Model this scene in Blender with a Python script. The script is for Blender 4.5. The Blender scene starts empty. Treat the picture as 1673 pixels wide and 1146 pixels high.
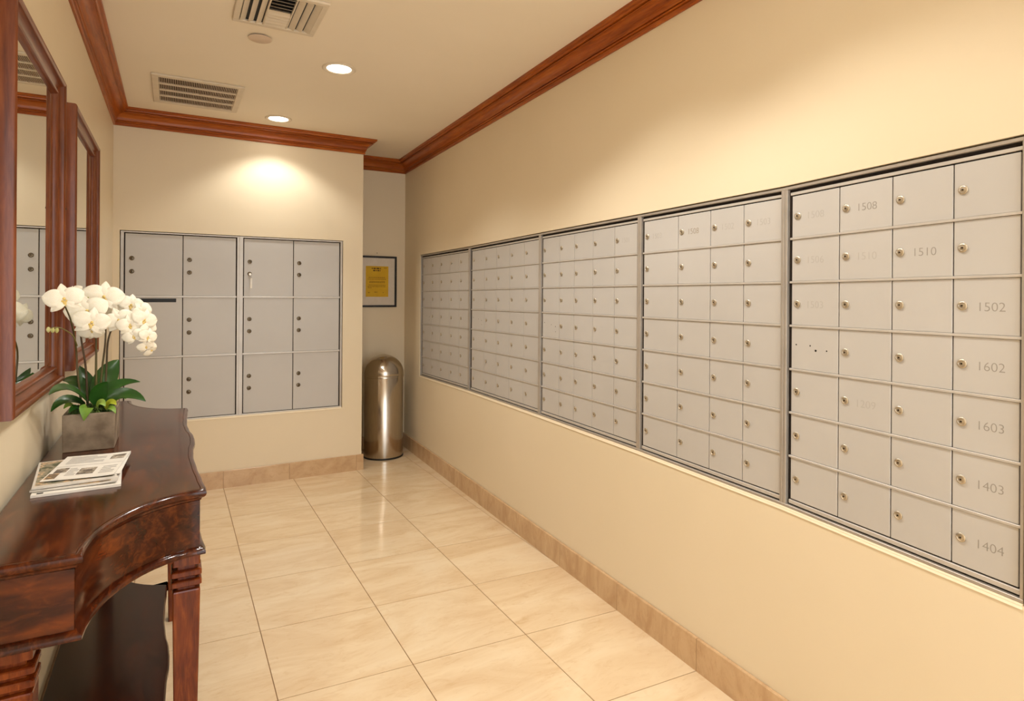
import bpy, bmesh, math, random
from mathutils import Vector, Matrix
random.seed(7)
PI = math.pi
scn = bpy.context.scene
COL = scn.collection
IMG_W, IMG_H = 1673, 1146

# ------------------------------------------------------------------ camera
CAM_H, YAW, FOC, PPX, PPY, ROLL = 1.3246, math.radians(29.1056), 990.3363, 836.0, 481.6874, math.radians(0.4)
cam_d = bpy.data.cameras.new('camera')
cam_d.sensor_width = 36.0
cam_d.sensor_fit = 'HORIZONTAL'
cam_d.lens = FOC * 36.0 / IMG_W
cam_d.shift_x = (IMG_W / 2 - PPX) / IMG_W
cam_d.shift_y = (PPY - IMG_H / 2) / IMG_W
cam_d.clip_start = 0.02
cam = bpy.data.objects.new('camera', cam_d)
COL.objects.link(cam)
cam.matrix_world = (Matrix.Translation((0, 0, CAM_H)) @ Matrix.Rotation(-YAW, 4, 'Z')
                    @ Matrix.Rotation(PI / 2, 4, 'X') @ Matrix.Rotation(ROLL, 4, 'Z'))
scn.camera = cam

# ------------------------------------------------------------------ world and exposure
world = bpy.data.worlds.new('world')
scn.world = world
world.use_nodes = True
bg = world.node_tree.nodes['Background']
bg.inputs['Color'].default_value = (0.88, 0.945, 1.0, 1)
bg.inputs['Strength'].default_value = 2.9
scn.view_settings.view_transform = 'Standard'
scn.view_settings.look = 'None'
scn.view_settings.exposure = 0.52
scn.view_settings.gamma = 1.0
scn.view_settings.use_curve_mapping = False
LAMP_W = 26.5
LAMP_COL = (1.0, 0.98, 0.93)

# ------------------------------------------------------------------ place constants (metres)
XL = -0.3392                      # left wall
YB = 4.5396                       # back wall
XC = 1.240                        # corner where the back wall ends
YN = 5.09                         # back of the niche
ZC = 2.4792                       # ceiling
XW, TA = 1.683, math.tan(math.radians(2.1468))
YR = -2.0                         # open rear end of the room
def xr(y): return XW + TA * (y - 3.0)
CN, SN = math.cos(math.atan(TA)), math.sin(math.atan(TA))
def RWP(y, z, o):                 # a point on the right wall, o metres into the room
    return Vector((xr(y) - o * CN, y + o * SN, z))
def BWP(x, z, o): return Vector((x, YB - o, z))

def at(u, v, y):                  # where the sight line through a photo point meets the depth y
    a, b = (u - PPX) / FOC, (v - PPY) / FOC
    a, b = a * math.cos(ROLL) + b * math.sin(ROLL), -a * math.sin(ROLL) + b * math.cos(ROLL)
    d = Vector((math.cos(YAW) * a + math.sin(YAW), -math.sin(YAW) * a + math.cos(YAW), -b))
    return Vector((0, 0, CAM_H)) + d * (y / d.y)

# ------------------------------------------------------------------ helpers
def tag(o, label=None, cat=None, group=None, kind=None):
    if label: o['label'] = label
    if cat: o['category'] = cat
    if group: o['group'] = group
    if kind: o['kind'] = kind
    return o
def empty(name, loc=(0, 0, 0), rz=0.0, parent=None):
    o = bpy.data.objects.new(name, None)
    o.empty_display_size = 0.05
    COL.objects.link(o)
    o.location = loc
    o.rotation_euler = (0, 0, rz)
    if parent: setpar(o, parent)
    return o
def wm(o):
    m = Matrix.LocRotScale(o.location, o.rotation_euler, o.scale)
    return wm(o.parent) @ m if o.parent else m
def setpar(o, p):                 # parts keep world coordinates: undo the parent's transform
    w = wm(o)
    o.parent = p
    l, r, s = (wm(p).inverted() @ w).decompose()
    o.location, o.rotation_euler, o.scale = l, r.to_euler(), s
def obj(name, me, mat, parent=None, smooth=None):
    o = bpy.data.objects.new(name, me)
    COL.objects.link(o)
    if mat and not me.materials: me.materials.append(mat)
    if smooth is not None and len(me.polygons):
        me.polygons.foreach_set('use_smooth', [True] * len(me.polygons))
        if smooth < 170: me.set_sharp_from_angle(angle=math.radians(smooth))
    if parent: setpar(o, parent)
    return o
def mesh(name, vs, fs):
    me = bpy.data.meshes.new(name)
    me.from_pydata([tuple(v) for v in vs], [], fs)
    me.validate()
    bm = bmesh.new(); bm.from_mesh(me)
    bmesh.ops.recalc_face_normals(bm, faces=bm.faces)
    bm.to_mesh(me); bm.free()
    return me
class MB:
    """collects pieces of ONE part"""
    def __init__(s): s.v = []; s.f = []
    def add(s, vs, fs):
        n = len(s.v); s.v += [Vector(v) for v in vs]; s.f += [tuple(i + n for i in f) for f in fs]; return s
    def box(s, a, b):
        x0, y0, z0 = a; x1, y1, z1 = b
        return s.hexa([(x0,y0,z0),(x1,y0,z0),(x1,y1,z0),(x0,y1,z0)], [(x0,y0,z1),(x1,y0,z1),(x1,y1,z1),(x0,y1,z1)])
    def hexa(s, lo, hi):
        return s.add(list(lo) + list(hi), [(0,3,2,1),(4,5,6,7),(0,1,5,4),(1,2,6,5),(2,3,7,6),(3,0,4,7)])
    def rings(s, rs, cap0=True, cap1=True, closed=True):
        n = len(rs[0]); vs = [p for r in rs for p in r]; fs = []
        for i in range(len(rs) - 1):
            for j in range(n if closed else n - 1):
                k = (j + 1) % n
                fs.append((i*n+j, i*n+k, (i+1)*n+k, (i+1)*n+j))
        if cap0: fs.append(tuple(reversed(range(n))))
        if cap1: fs.append(tuple((len(rs)-1)*n + j for j in range(n)))
        return s.add(vs, fs)
    def lathe(s, prof, c, n=32, axis='Z'):
        rs = []
        for r, h in prof:
            rs.append([Vector(c) + AX[axis] @ Vector((r*math.cos(2*PI*i/n), r*math.sin(2*PI*i/n), h)) for i in range(n)])
        return s.rings(rs, prof[0][0] > 1e-6, prof[-1][0] > 1e-6)
    def tube(s, pts, rad, n=8):
        pts = [Vector(p) for p in pts]; rs = []; up = Vector((0.31, 0.2, 0.93))
        for i, p in enumerate(pts):
            t = (pts[min(i+1, len(pts)-1)] - pts[max(i-1, 0)]).normalized()
            a = t.cross(up)
            if a.length < 1e-4: a = t.cross(Vector((1, 0, 0)))
            a.normalize(); b = t.cross(a)
            r = rad[i] if isinstance(rad, (list, tuple)) else rad
            rs.append([p + (a*math.cos(2*PI*k/n) + b*math.sin(2*PI*k/n)) * r for k in range(n)])
        return s.rings(rs)
    def build(s, name, mat, parent=None, smooth=None, bevel=0.0, seg=1):
        me = mesh(name, s.v, s.f)
        if bevel:
            bm = bmesh.new(); bm.from_mesh(me)
            bmesh.ops.remove_doubles(bm, verts=bm.verts, dist=1e-6)
            es = [e for e in bm.edges if len(e.link_faces) == 2 and e.calc_face_angle(0) > 0.6]
            bmesh.ops.bevel(bm, geom=es, offset=bevel, segments=seg, affect='EDGES', profile=0.5, clamp_overlap=True)
            bm.to_mesh(me); bm.free()
        return obj(name, me, mat, parent, smooth)
AX = {'Z': Matrix.Identity(3), '-Z': Matrix(((1,0,0),(0,-1,0),(0,0,-1))),
      '-Y': Matrix(((1,0,0),(0,0,-1),(0,1,0))),
      'RW': Matrix(((0,0,-CN),(-CN,0,SN),(0,1,0)))}
AX['RW'] = Matrix(((-SN, 0, -CN), (-CN, 0, SN), (0, 1, 0)))
def slab(P, s0, s1, za0, zb0, za1, zb1, o0, o1):
    """piece on a wall: from s0 to s1, bottom/top za/zb at each side, from depth o0 to o1"""
    return MB().hexa([P(s0,za0,o0), P(s1,za1,o0), P(s1,zb1,o0), P(s0,zb0,o0)],
                     [P(s0,za0,o1), P(s1,za1,o1), P(s1,zb1,o1), P(s0,zb0,o1)])
def bez(p0, p1, p2, n):
    p0, p1, p2 = Vector(p0), Vector(p1), Vector(p2)
    return [p0*(1-t)**2 + p1*2*t*(1-t) + p2*t*t for t in [i/n for i in range(n+1)]]
def spline(pts, n=8):
    pts = [Vector(p) for p in pts]; q = [pts[0]*2-pts[1]] + pts + [pts[-1]*2-pts[-2]]; out = []
    for i in range(1, len(q)-2):
        a, b, c, d = q[i-1], q[i], q[i+1], q[i+2]
        for k in range(n):
            t = k/n
            out.append(0.5*((2*b)+(c-a)*t+(2*a-5*b+4*c-d)*t*t+(3*b-a-3*c+d)*t**3))
    return out + [pts[-1]]

# ------------------------------------------------------------------ materials
def srgb(r, g, b):
    f = lambda c: c/12.92 if c <= 0.04045 else ((c+0.055)/1.055)**2.4
    return (f(r/255), f(g/255), f(b/255), 1)
def base(name, col, rough=0.5, metal=0.0, coat=0.0, spec=0.5):
    m = bpy.data.materials.new(name); m.use_nodes = True
    b = m.node_tree.nodes['Principled BSDF']
    b.inputs['Base Color'].default_value = col
    b.inputs['Roughness'].default_value = rough
    b.inputs['Metallic'].default_value = metal
    b.inputs['Coat Weight'].default_value = coat
    b.inputs['Coat Roughness'].default_value = 0.08
    b.inputs['Specular IOR Level'].default_value = spec
    return m, m.node_tree, b
def ramp(nt, stops):
    r = nt.nodes.new('ShaderNodeValToRGB')
    while len(r.color_ramp.elements) < len(stops): r.color_ramp.elements.new(0.5)
    for e, (p, c) in zip(r.color_ramp.elements, stops): e.position = p; e.color = c
    return r
def coords(nt, scale=(1, 1, 1), rot=(0, 0, 0), kind='Object'):
    t = nt.nodes.new('ShaderNodeTexCoord'); mp = nt.nodes.new('ShaderNodeMapping')
    mp.inputs['Scale'].default_value = scale; mp.inputs['Rotation'].default_value = rot
    nt.links.new(t.outputs[kind], mp.inputs['Vector'])
    return mp.outputs['Vector']
def noise(nt, vec, scale, detail=4, rough=0.55, dist=0.0):
    n = nt.nodes.new('ShaderNodeTexNoise')
    n.inputs['Scale'].default_value = scale; n.inputs['Detail'].default_value = detail
    n.inputs['Roughness'].default_value = rough; n.inputs['Distortion'].default_value = dist
    nt.links.new(vec, n.inputs['Vector'])
    return n.outputs['Fac']
def mixc(nt, fac, a, b, mode='MIX'):
    m = nt.nodes.new('ShaderNodeMix'); m.data_type = 'RGBA'; m.blend_type = mode
    for k, v in (('Factor', fac), ('A', a), ('B', b)):
        s = [i for i in m.inputs if i.name == k and i.type == ('VALUE' if k == 'Factor' else 'RGBA')][0]
        if hasattr(v, 'links') or hasattr(v, 'is_linked'): nt.links.new(v, s)
        else: s.default_value = v
    return [o for o in m.outputs if o.type == 'RGBA'][0]
def bump(nt, b, fac, strength, dist=0.002):
    n = nt.nodes.new('ShaderNodeBump')
    n.inputs['Strength'].default_value = strength; n.inputs['Distance'].default_value = dist
    nt.links.new(fac, n.inputs['Height']); nt.links.new(n.outputs['Normal'], b.inputs['Normal'])
def mottled(name, c1, c2, scale=8, rough=0.5, metal=0.0, coat=0.0, bs=0.0, vec=(1, 1, 1), detail=4, lo=0.35, hi=0.65, spec=0.5):
    m, nt, b = base(name, c1, rough, metal, coat, spec)
    f = noise(nt, coords(nt, vec), scale, detail)
    r = ramp(nt, [(lo, c1), (hi, c2)]); nt.links.new(f, r.inputs['Fac'])
    nt.links.new(r.outputs['Color'], b.inputs['Base Color'])
    if bs: bump(nt, b, f, bs)
    return m
def wood(name, dark, mid, light, stretch, rough=0.3, coat=0.3, scale=6.0, figure=0.5):
    m, nt, b = base(name, mid, rough, 0, coat*0.35, 0.28)
    v = coords(nt, stretch)
    grain = noise(nt, v, scale*3.0, 6, 0.65, 0.6)
    fig = noise(nt, v, scale*0.55, 3, 0.5, 1.4)
    r1 = ramp(nt, [(0.30, dark), (0.52, mid), (0.75, light)]); nt.links.new(fig, r1.inputs['Fac'])
    r2 = ramp(nt, [(0.30, dark), (0.50, mid), (0.72, light)]); nt.links.new(grain, r2.inputs['Fac'])
    nt.links.new(mixc(nt, figure, r2.outputs['Color'], r1.outputs['Color']), b.inputs['Base Color'])
    return m
def stone(name, c1, c2, c3, rough, scale=2.2, coat=0.0):
    m, nt, b = base(name, c1, rough, 0, coat)
    t = nt.nodes.new('ShaderNodeTexCoord'); oi = nt.nodes.new('ShaderNodeObjectInfo')
    cx = nt.nodes.new('ShaderNodeCombineXYZ')
    ml = nt.nodes.new('ShaderNodeMath'); ml.operation = 'MULTIPLY'; ml.inputs[1].default_value = 37.0
    nt.links.new(oi.outputs['Random'], ml.inputs[0])
    nt.links.new(ml.outputs[0], cx.inputs[0]); nt.links.new(ml.outputs[0], cx.inputs[2])
    ad = nt.nodes.new('ShaderNodeVectorMath'); ad.operation = 'ADD'
    nt.links.new(t.outputs['Object'], ad.inputs[0]); nt.links.new(cx.outputs[0], ad.inputs[1])
    mp = nt.nodes.new('ShaderNodeMapping'); mp.inputs['Scale'].default_value = (1, 2.6, 1); mp.inputs['Rotation'].default_value = (0, 0, 0.35)
    nt.links.new(ad.outputs[0], mp.inputs['Vector'])
    f1 = noise(nt, mp.outputs['Vector'], scale, 5, 0.6, 1.2)
    f2 = noise(nt, mp.outputs['Vector'], scale*4.5, 6, 0.7, 1.5)
    r1 = ramp(nt, [(0.33, c2), (0.55, c1), (0.75, c3)]); nt.links.new(f1, r1.inputs['Fac'])
    r2 = ramp(nt, [(0.30, c2), (0.47, c1), (0.8, c1)]); nt.links.new(f2, r2.inputs['Fac'])
    nt.links.new(mixc(nt, 0.42, r1.outputs['Color'], r2.outputs['Color']), b.inputs['Base Color'])
    return m
def emit(name, col, s):
    m = bpy.data.materials.new(name); m.use_nodes = True; nt = m.node_tree
    nt.nodes.remove(nt.nodes['Principled BSDF'])
    e = nt.nodes.new('ShaderNodeEmission'); e.inputs['Color'].default_value = col; e.inputs['Strength'].default_value = s
    nt.links.new(e.outputs[0], nt.nodes['Material Output'].inputs['Surface'])
    return m
M = {}
M['wall'] = mottled('wall_paint', srgb(234, 218, 189), srgb(231, 215, 185), 1.4, 0.42, bs=0.0, spec=0.35)
M['ceil'] = mottled('ceiling_paint', srgb(248, 236, 216), srgb(245, 233, 212), 1.2, 0.7, spec=0.25)
M['tile'] = stone('marble_floor_tile', srgb(234, 210, 174), srgb(214, 180, 138), srgb(243, 226, 196), 0.10)
M['skirt'] = stone('marble_baseboard_tile', srgb(208, 174, 134), srgb(184, 146, 106), srgb(220, 190, 150), 0.22, 5.0)
M['grout'] = mottled('grout', srgb(158, 122, 84), srgb(146, 112, 76), 30, 0.9)
WOODC = (srgb(112, 48, 10), srgb(164, 80, 20), srgb(196, 114, 38))
M['crown_y'] = wood('crown_wood_lengthwise', *WOODC, (9, 0.7, 9), 0.32, 0.25, 4)
M['crown_x'] = wood('crown_wood_crosswise', *WOODC, (0.7, 9, 9), 0.32, 0.25, 4)
MW = (srgb(80, 36, 14), srgb(116, 58, 26), srgb(148, 84, 44))
M['frame_z'] = wood('mirror_frame_wood_upright', *MW, (9, 9, 0.8), 0.3, 0.35, 4)
M['frame_y'] = wood('mirror_frame_wood_level', *MW, (9, 0.8, 9), 0.3, 0.35, 4)
TW = (srgb(24, 8, 3), srgb(60, 22, 7), srgb(126, 60, 20))
M['table'] = wood('table_wood', *TW, (5, 1.2, 5), 0.16, 0.5, 3.2, 0.45)
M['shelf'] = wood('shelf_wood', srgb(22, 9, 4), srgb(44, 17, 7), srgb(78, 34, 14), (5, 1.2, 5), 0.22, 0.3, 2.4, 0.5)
M['table_x'] = wood('table_wood_crosswise', *TW, (1.4, 3, 4), 0.2, 0.5, 4, 0.6)
M['table_z'] = wood('table_wood_upright', srgb(58, 20, 6), srgb(104, 42, 12), srgb(156, 80, 28), (8, 8, 1.0), 0.22, 0.5, 4, 0.5)
M['metal'] = mottled('brushed_door_metal', srgb(198, 194, 189), srgb(194, 190, 185), 3, 0.5, 0.1)
M['rail'] = mottled('bright_aluminium', srgb(206, 200, 192), srgb(200, 194, 186), 20, 0.42, 0.3)
M['alu'] = mottled('frame_aluminium', srgb(190, 182, 172), srgb(180, 172, 162), 8, 0.4, 0.5)
M['dark'] = mottled('dark_gap', srgb(38, 28, 22), srgb(28, 20, 16), 20, 0.9)
M['black'] = mottled('black', srgb(16, 13, 12), srgb(10, 8, 8), 20, 0.5)
M['nickel'] = mottled('lock_nickel', srgb(206, 196, 178), srgb(186, 176, 158), 80, 0.36, 0.85)
M['keyhole'] = mottled('keyhole', srgb(60, 46, 32), srgb(40, 30, 20), 80, 0.5, 0.4)
M['engrave'] = mottled('engraved_digits', srgb(158, 152, 144), srgb(152, 146, 138), 60, 0.6, 0.1)
M['faint'] = mottled('worn_digits', srgb(186, 181, 175), srgb(182, 177, 171), 60, 0.5, 0.1)
M['smudge'] = mottled('smudged_digits', srgb(160, 146, 128), srgb(168, 156, 140), 60, 0.5, 0.3)
M['steel'] = mottled('stainless_steel', srgb(196, 186, 172), srgb(184, 174, 160), 40, 0.2, 1.0, vec=(8, 8, 0.3))
M['mirror'] = base('mirror_silver', (0.86, 0.88, 0.85, 1), 0.01, 1.0)[0]
M['white'] = mottled('white_enamel', srgb(226, 212, 190), srgb(220, 206, 184), 20, 0.5)
M['plate'] = mottled('cover_plate_paint', srgb(222, 200, 178), srgb(218, 196, 174), 20, 0.6)
M['lens'] = emit('lamp_lens', (1.0, 0.90, 0.74, 1), 14.0)
M['frame_black'] = mottled('black_lacquer', srgb(20, 15, 13), srgb(14, 10, 9), 20, 0.35)
M['mat'] = mottled('mat_board', srgb(226, 214, 198), srgb(220, 208, 190), 30, 0.8)
M['yellow'] = mottled('yellow_paper', srgb(222, 178, 30), srgb(214, 168, 26), 14, 0.7)
M['ink'] = mottled('ink', srgb(92, 66, 14), srgb(78, 54, 10), 60, 0.8)
M['ink2'] = mottled('faded_ink', srgb(160, 118, 16), srgb(146, 104, 14), 60, 0.8)
M['concrete'] = mottled('concrete', srgb(160, 142, 120), srgb(112, 95, 76), 14, 0.75, bs=0.25, detail=8)
M['leaf'] = mottled('orchid_leaf', srgb(28, 66, 20), srgb(48, 96, 30), 9, 0.32, vec=(1, 1, 1))
M['leaf2'] = mottled('young_leaf', srgb(96, 140, 44), srgb(150, 172, 70), 14, 0.45)
M['lime'] = mottled('lime_leaf', srgb(150, 160, 24), srgb(186, 190, 50), 20, 0.45)
M['moss'] = mottled('moss', srgb(50, 74, 26), srgb(84, 106, 40), 60, 0.9)
M['stem'] = mottled('orchid_stem', srgb(70, 48, 24), srgb(92, 84, 36), 12, 0.5, vec=(1, 1, 0.4))
M['stem2'] = mottled('green_stem', srgb(112, 104, 44), srgb(132, 118, 58), 12, 0.5)
M['bud'] = mottled('flower_bud', srgb(170, 166, 90), srgb(206, 200, 140), 20, 0.5)
M['lip'] = mottled('flower_lip', srgb(226, 186, 84), srgb(240, 220, 150), 60, 0.5)
def petal_mat():
    m, nt, b = base('orchid_petal', srgb(250, 244, 228), 0.55)
    f = noise(nt, coords(nt), 30, 3)
    r = ramp(nt, [(0.3, srgb(252, 247, 234)), (0.7, srgb(244, 234, 208))]); nt.links.new(f, r.inputs['Fac'])
    nt.links.new(r.outputs['Color'], b.inputs['Base Color'])
    b.inputs['Subsurface Weight'].default_value = 0.0
    return m
M['petal'] = petal_mat()
M['paper'] = mottled('white_paper', srgb(240, 236, 228), srgb(232, 227, 218), 20, 0.6)
M['paper2'] = mottled('grey_paper', srgb(206, 200, 190), srgb(220, 214, 206), 20, 0.5)
def print_mat(name, stops, scale, vec):
    m, nt, b = base(name, stops[0][1], 0.5)
    f = noise(nt, coords(nt, vec), scale, 3, 0.6)
    r = ramp(nt, stops); r.color_ramp.interpolation = 'CONSTANT'; nt.links.new(f, r.inputs['Fac'])
    nt.links.new(r.outputs['Color'], b.inputs['Base Color'])
    return m
M['photo_green'] = print_mat('printed_garden_photo', [(0, srgb(92, 96, 72)), (0.42, srgb(150, 142, 120)), (0.52, srgb(206, 176, 140)), (0.6, srgb(120, 118, 104))], 26, (1, 1, 1))
M['photo_tan'] = print_mat('printed_interior_photo', [(0, srgb(122, 104, 84)), (0.45, srgb(198, 160, 112)), (0.58, srgb(226, 208, 180))], 34, (1, 1, 1))
M['photo_grey'] = print_mat('printed_grey_photo', [(0, srgb(108, 98, 88)), (0.48, srgb(170, 158, 142)), (0.6, srgb(214, 204, 190))], 40, (1, 1, 1))
M['print'] = mottled('printed_text', srgb(150, 144, 138), srgb(178, 172, 164), 90, 0.7)

# ------------------------------------------------------------------ floor and baseboards
FA, FI, FJ = Vector((-0.148166, 1.652931, 0)), Vector((0.451236, -0.026619, 0)), Vector((-0.00054, 0.45977, 0))
floor = obj('floor', mesh('floor', [(XL-0.1, YR, -0.002), (2.1, YR, -0.002), (2.1, YN+0.1, -0.002), (XL-0.1, YN+0.1, -0.002)], [(0, 1, 2, 3)]), M['grout'])
tag(floor, 'polished beige marble tile floor with thin joints', None, None, 'structure')
tile_me = {}
def tile_mesh(u0, u1, v0, v1):
    key = (round(u0, 3), round(u1, 3), round(v0, 3), round(v1, 3))
    if key not in tile_me:
        g = 0.0017
        c = [FI*u0 + FJ*v0, FI*u1 + FJ*v0, FI*u1 + FJ*v1, FI*u0 + FJ*v1]
        sx = [(1, 1), (-1, 1), (-1, -1), (1, -1)]
        lo = [p + Vector((a*g, b*g, -0.006)) for p, (a, b) in zip(c, sx)]
        tp = [p + Vector((a*g, b*g, 0)) for p, (a, b) in zip(c, sx)]
        mb = MB().rings([lo, tp], cap0=False)
        tile_me[key] = mesh('tile', mb.v, mb.f)
        tile_me[key].materials.append(M['tile'])
    return tile_me[key]
for j in range(-8, 8):
    for i in range(-1, 5):
        u0, u1, v0, v1 = 0.0, 1.0, 0.0, 1.0
        org = FA + FI*i + FJ*j
        if i == -1: u0 = (XL - org.x) / FI.x
        if i == 4:
            u1 = (xr(org.y + 0.3) + 0.02 - org.x) / FI.x
        if org.y > YN + 0.03: continue
        if i < 3 and org.y > YB + 0.02: continue
        o = obj('tile', tile_mesh(u0, u1, v0, v1), None)
        o.location = org
        setpar(o, floor)

def offset_poly(pts, o, closed=False):
    """offset a plan polyline to its left by o with mitred corners"""
    n = len(pts); out = []
    for i in range(n):
        d0 = d1 = None
        if i > 0 or closed: d0 = (pts[i] - pts[(i-1) % n]).normalized()
        if i < n-1 or closed: d1 = (pts[(i+1) % n] - pts[i]).normalized()
        d0 = d0 or d1; d1 = d1 or d0
        n0, n1 = Vector((-d0.y, d0.x)), Vector((-d1.y, d1.x))
        m = (n0 + n1) / max(0.25, 1 + n0.dot(n1))
        out.append(pts[i] + m*o)
    return out
# room outline walked so that the room is on the left
ROOM = [Vector(p) for p in [(xr(YR), YR), (xr(YN), YN), (XC, YN), (XC, YB), (XL, YB), (XL, YR)]]
def run_solid(i, prof, a=0.0, b=None, cut=True):
    """sweep the (offset, z) profile along wall i, mitred at the room corners; a..b limits a piece along it"""
    p0, p1 = ROOM[i], ROOM[i+1]
    L = (p1 - p0).length; d = (p1 - p0) / L; nrm = Vector((-d.y, d.x))
    r0, r1 = [], []
    for o, z in prof:
        q = offset_poly(ROOM, o)
        e0 = (q[i] - p0).dot(d); e1 = (q[i+1] - p0).dot(d)
        s0 = max(a, e0) if a > 0.02 else e0
        s1 = min(b, e1) if (b is not None and b < L - 0.02) else e1
        x0 = p0 + d*s0 + nrm*o; x1 = p0 + d*s1 + nrm*o
        r0.append(Vector((x0.x, x0.y, z))); r1.append(Vector((x1.x, x1.y, z)))
    return MB().rings([r0, r1]), L
BB_H = 0.1157
side = ['right', 'niche', 'return', 'back', 'left']
for i, sd in enumerate(side):
    mb, L = run_solid(i, [(0, 0), (0.010, 0), (0.010, BB_H-0.002), (0, BB_H-0.002)])
    bb = mb.build('baseboard_' + sd, M['grout'])
    tag(bb, 'beige marble tile baseboard', None, None, 'structure')
    if sd == 'right': js = [1.5465 + 0.4598*k - YR for k in range(-8, 9)]; js = [s*math.hypot(1, TA) for s in js]
    elif sd == 'back': js = sorted([XC - x for x in (0.298, 0.723, 1.199, -0.153)])
    elif sd == 'left': js = [YB - (1.66 + 0.4598*k) for k in range(8, -9, -1)]
    else: js = [0.30]
    js = [0.0] + [s for s in js if 0.03 < s < L-0.03] + [L]
    for s0, s1 in zip(js, js[1:]):
        t, _ = run_solid(i, [(0.001, 0.0), (0.0125, 0.0), (0.0125, BB_H-0.0025), (0.0105, BB_H), (0.001, BB_H)],
                         s0 + (0.001 if s0 > 0.02 else 0), s1 - (0.001 if s1 < L-0.02 else 0))
        t.build('tile', M['skirt'], bb)

# ------------------------------------------------------------------ walls, ceiling, crown moulding
def wall_open(P, s_list, zlo, zhi, s_start, s_end, ztop, depth=0.07):
    """wall with one recess; s_list marks the recess, zlo/zhi its bottom and top at each mark"""
    mb = MB()
    Q = lambda s, z, o=0: P(s, z, o)
    mb.add([Q(s_start, 0), Q(s_list[0], 0), Q(s_list[0], ztop), Q(s_start, ztop)], [(0, 1, 2, 3)])
    mb.add([Q(s_list[-1], 0), Q(s_end, 0), Q(s_end, ztop), Q(s_list[-1], ztop)], [(0, 1, 2, 3)])
    for k in range(len(s_list)-1):
        a, b = s_list[k], s_list[k+1]
        mb.add([Q(a, 0), Q(b, 0), Q(b, zlo[k+1]), Q(a, zlo[k])], [(0, 1, 2, 3)])
        mb.add([Q(a, zhi[k]), Q(b, zhi[k+1]), Q(b, ztop), Q(a, ztop)], [(0, 1, 2, 3)])
        mb.add([Q(a, zlo[k]), Q(b, zlo[k+1]), Q(b, zlo[k+1], -depth), Q(a, zlo[k], -depth)], [(0, 1, 2, 3)])
        mb.add([Q(a, zhi[k]), Q(b, zhi[k+1]), Q(b, zhi[k+1], -depth), Q(a, zhi[k], -depth)], [(0, 1, 2, 3)])
        mb.add([Q(a, zlo[k], -depth), Q(b, zlo[k+1], -depth), Q(b, zhi[k+1], -depth), Q(a, zhi[k], -depth)], [(0, 1, 2, 3)])
    for k in (0, -1):
        a = s_list[k]
        mb.add([Q(a, zlo[k]), Q(a, zhi[k]), Q(a, zhi[k], -depth), Q(a, zlo[k], -depth)], [(0, 1, 2, 3)])
    return mb
UY = [4.667, 3.662, 2.712, 1.897, 1.209, 0.601]            # mailbox unit edges along the right wall
UB = [0.662, 0.684, 0.693, 0.695, 0.689, 0.667]            # their bottoms
UT = [1.639, 1.639, 1.647, 1.651, 1.656, 1.674]            # their tops
RV = 0.004
w = wall_open(RWP, [UY[0]+RV] + UY[1:-1] + [UY[-1]-RV], [z-RV for z in UB], [z+RV for z in UT], YN, YR, ZC)
tag(w.build('wall_right', M['wall']), 'cream painted wall around the row of mailboxes', None, None, 'structure')
LX = [-0.298, 0.389, 1.089]                                 # parcel locker edges along the back wall
LB, LT = 0.482, 1.712
w = wall_open(BWP, [LX[0]-RV, LX[2]+RV], [LB-RV]*2, [LT+RV]*2, XL, XC, ZC)
tag(w.build('wall_back', M['wall']), 'cream painted wall around the parcel lockers', None, None, 'structure')
def bead(n, P, marks, zs, label):
    rs = []
    for s_, z in zip(marks, zs):
        rs.append([P(s_, z-RV-.0075, .0005), P(s_, z-RV-.0065, .0035), P(s_, z-.0002, -.0035), P(s_, z-.0002, -.012), P(s_, z-RV-.0075, -.012)])
    tag(MB().rings(rs).build('trim_%d' % n, M['bead']), label, None, None, 'structure')
M['bead'] = mottled('cream_caulk', srgb(244, 228, 198), srgb(240, 222, 190), 20, 0.5)
bead(6, RWP, UY, UB, 'cream bead along the bottom of the mailboxes')
bead(7, BWP, [LX[0], LX[2]], [LB, LB], 'cream bead along the bottom of the parcel lockers')
def quad(name, pts, mat, label):
    o = obj(name, mesh(name, pts, [(0, 1, 2, 3)]), mat)
    return tag(o, label, None, None, 'structure')
quad('wall_left', [(XL, YR, 0), (XL, YB, 0), (XL, YB, ZC), (XL, YR, ZC)], M['wall'], 'cream painted wall behind the mirrors and console table')
quad('wall_return', [(XC, YB, 0), (XC, YN, 0), (XC, YN, ZC), (XC, YB, ZC)], M['wall'], 'cream painted side of the corner niche')
quad('wall_niche', [(XC, YN, 0), (xr(YN), YN, 0), (xr(YN), YN, ZC), (XC, YN, ZC)], M['wall'], 'cream painted back of the corner niche')
obj_ceil = obj('ceiling', mesh('ceiling', [(XL-.1, YR, ZC), (2.1, YR, ZC), (2.1, YN+.1, ZC), (XL-.1, YN+.1, ZC)], [(0, 1, 2, 3)]), M['ceil'])
tag(obj_ceil, 'flat cream painted ceiling', None, None, 'structure')
B0 = 2.373
crown = [(0, B0), (0.009, B0), (0.0115, B0+.003), (0.0115, B0+.015), (0.0075, B0+.016), (0.0075, B0+.019), (0.0145, B0+.0205), (0.0170, B0+.024), (0.0145, B0+.0275), (0.0115, B0+.028), (0.0115, B0+.030), (0.0185, B0+.0305)]
for k in range(9):
    t = k/8*PI/2
    crown.append((0.020 + 0.036*(1-math.cos(t)), B0+.033 + 0.039*math.sin(t)))
crown += [(0.060, B0+.0725), (0.060, B0+.0765), (0.054, B0+.0775), (0.054, B0+.0805), (0.066, B0+.0815), (0.071, B0+.085), (0.0725, B0+.090), (0.0760, B0+.0905), (0.082, B0+.0935), (0.082, ZC), (0, ZC)]
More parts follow.
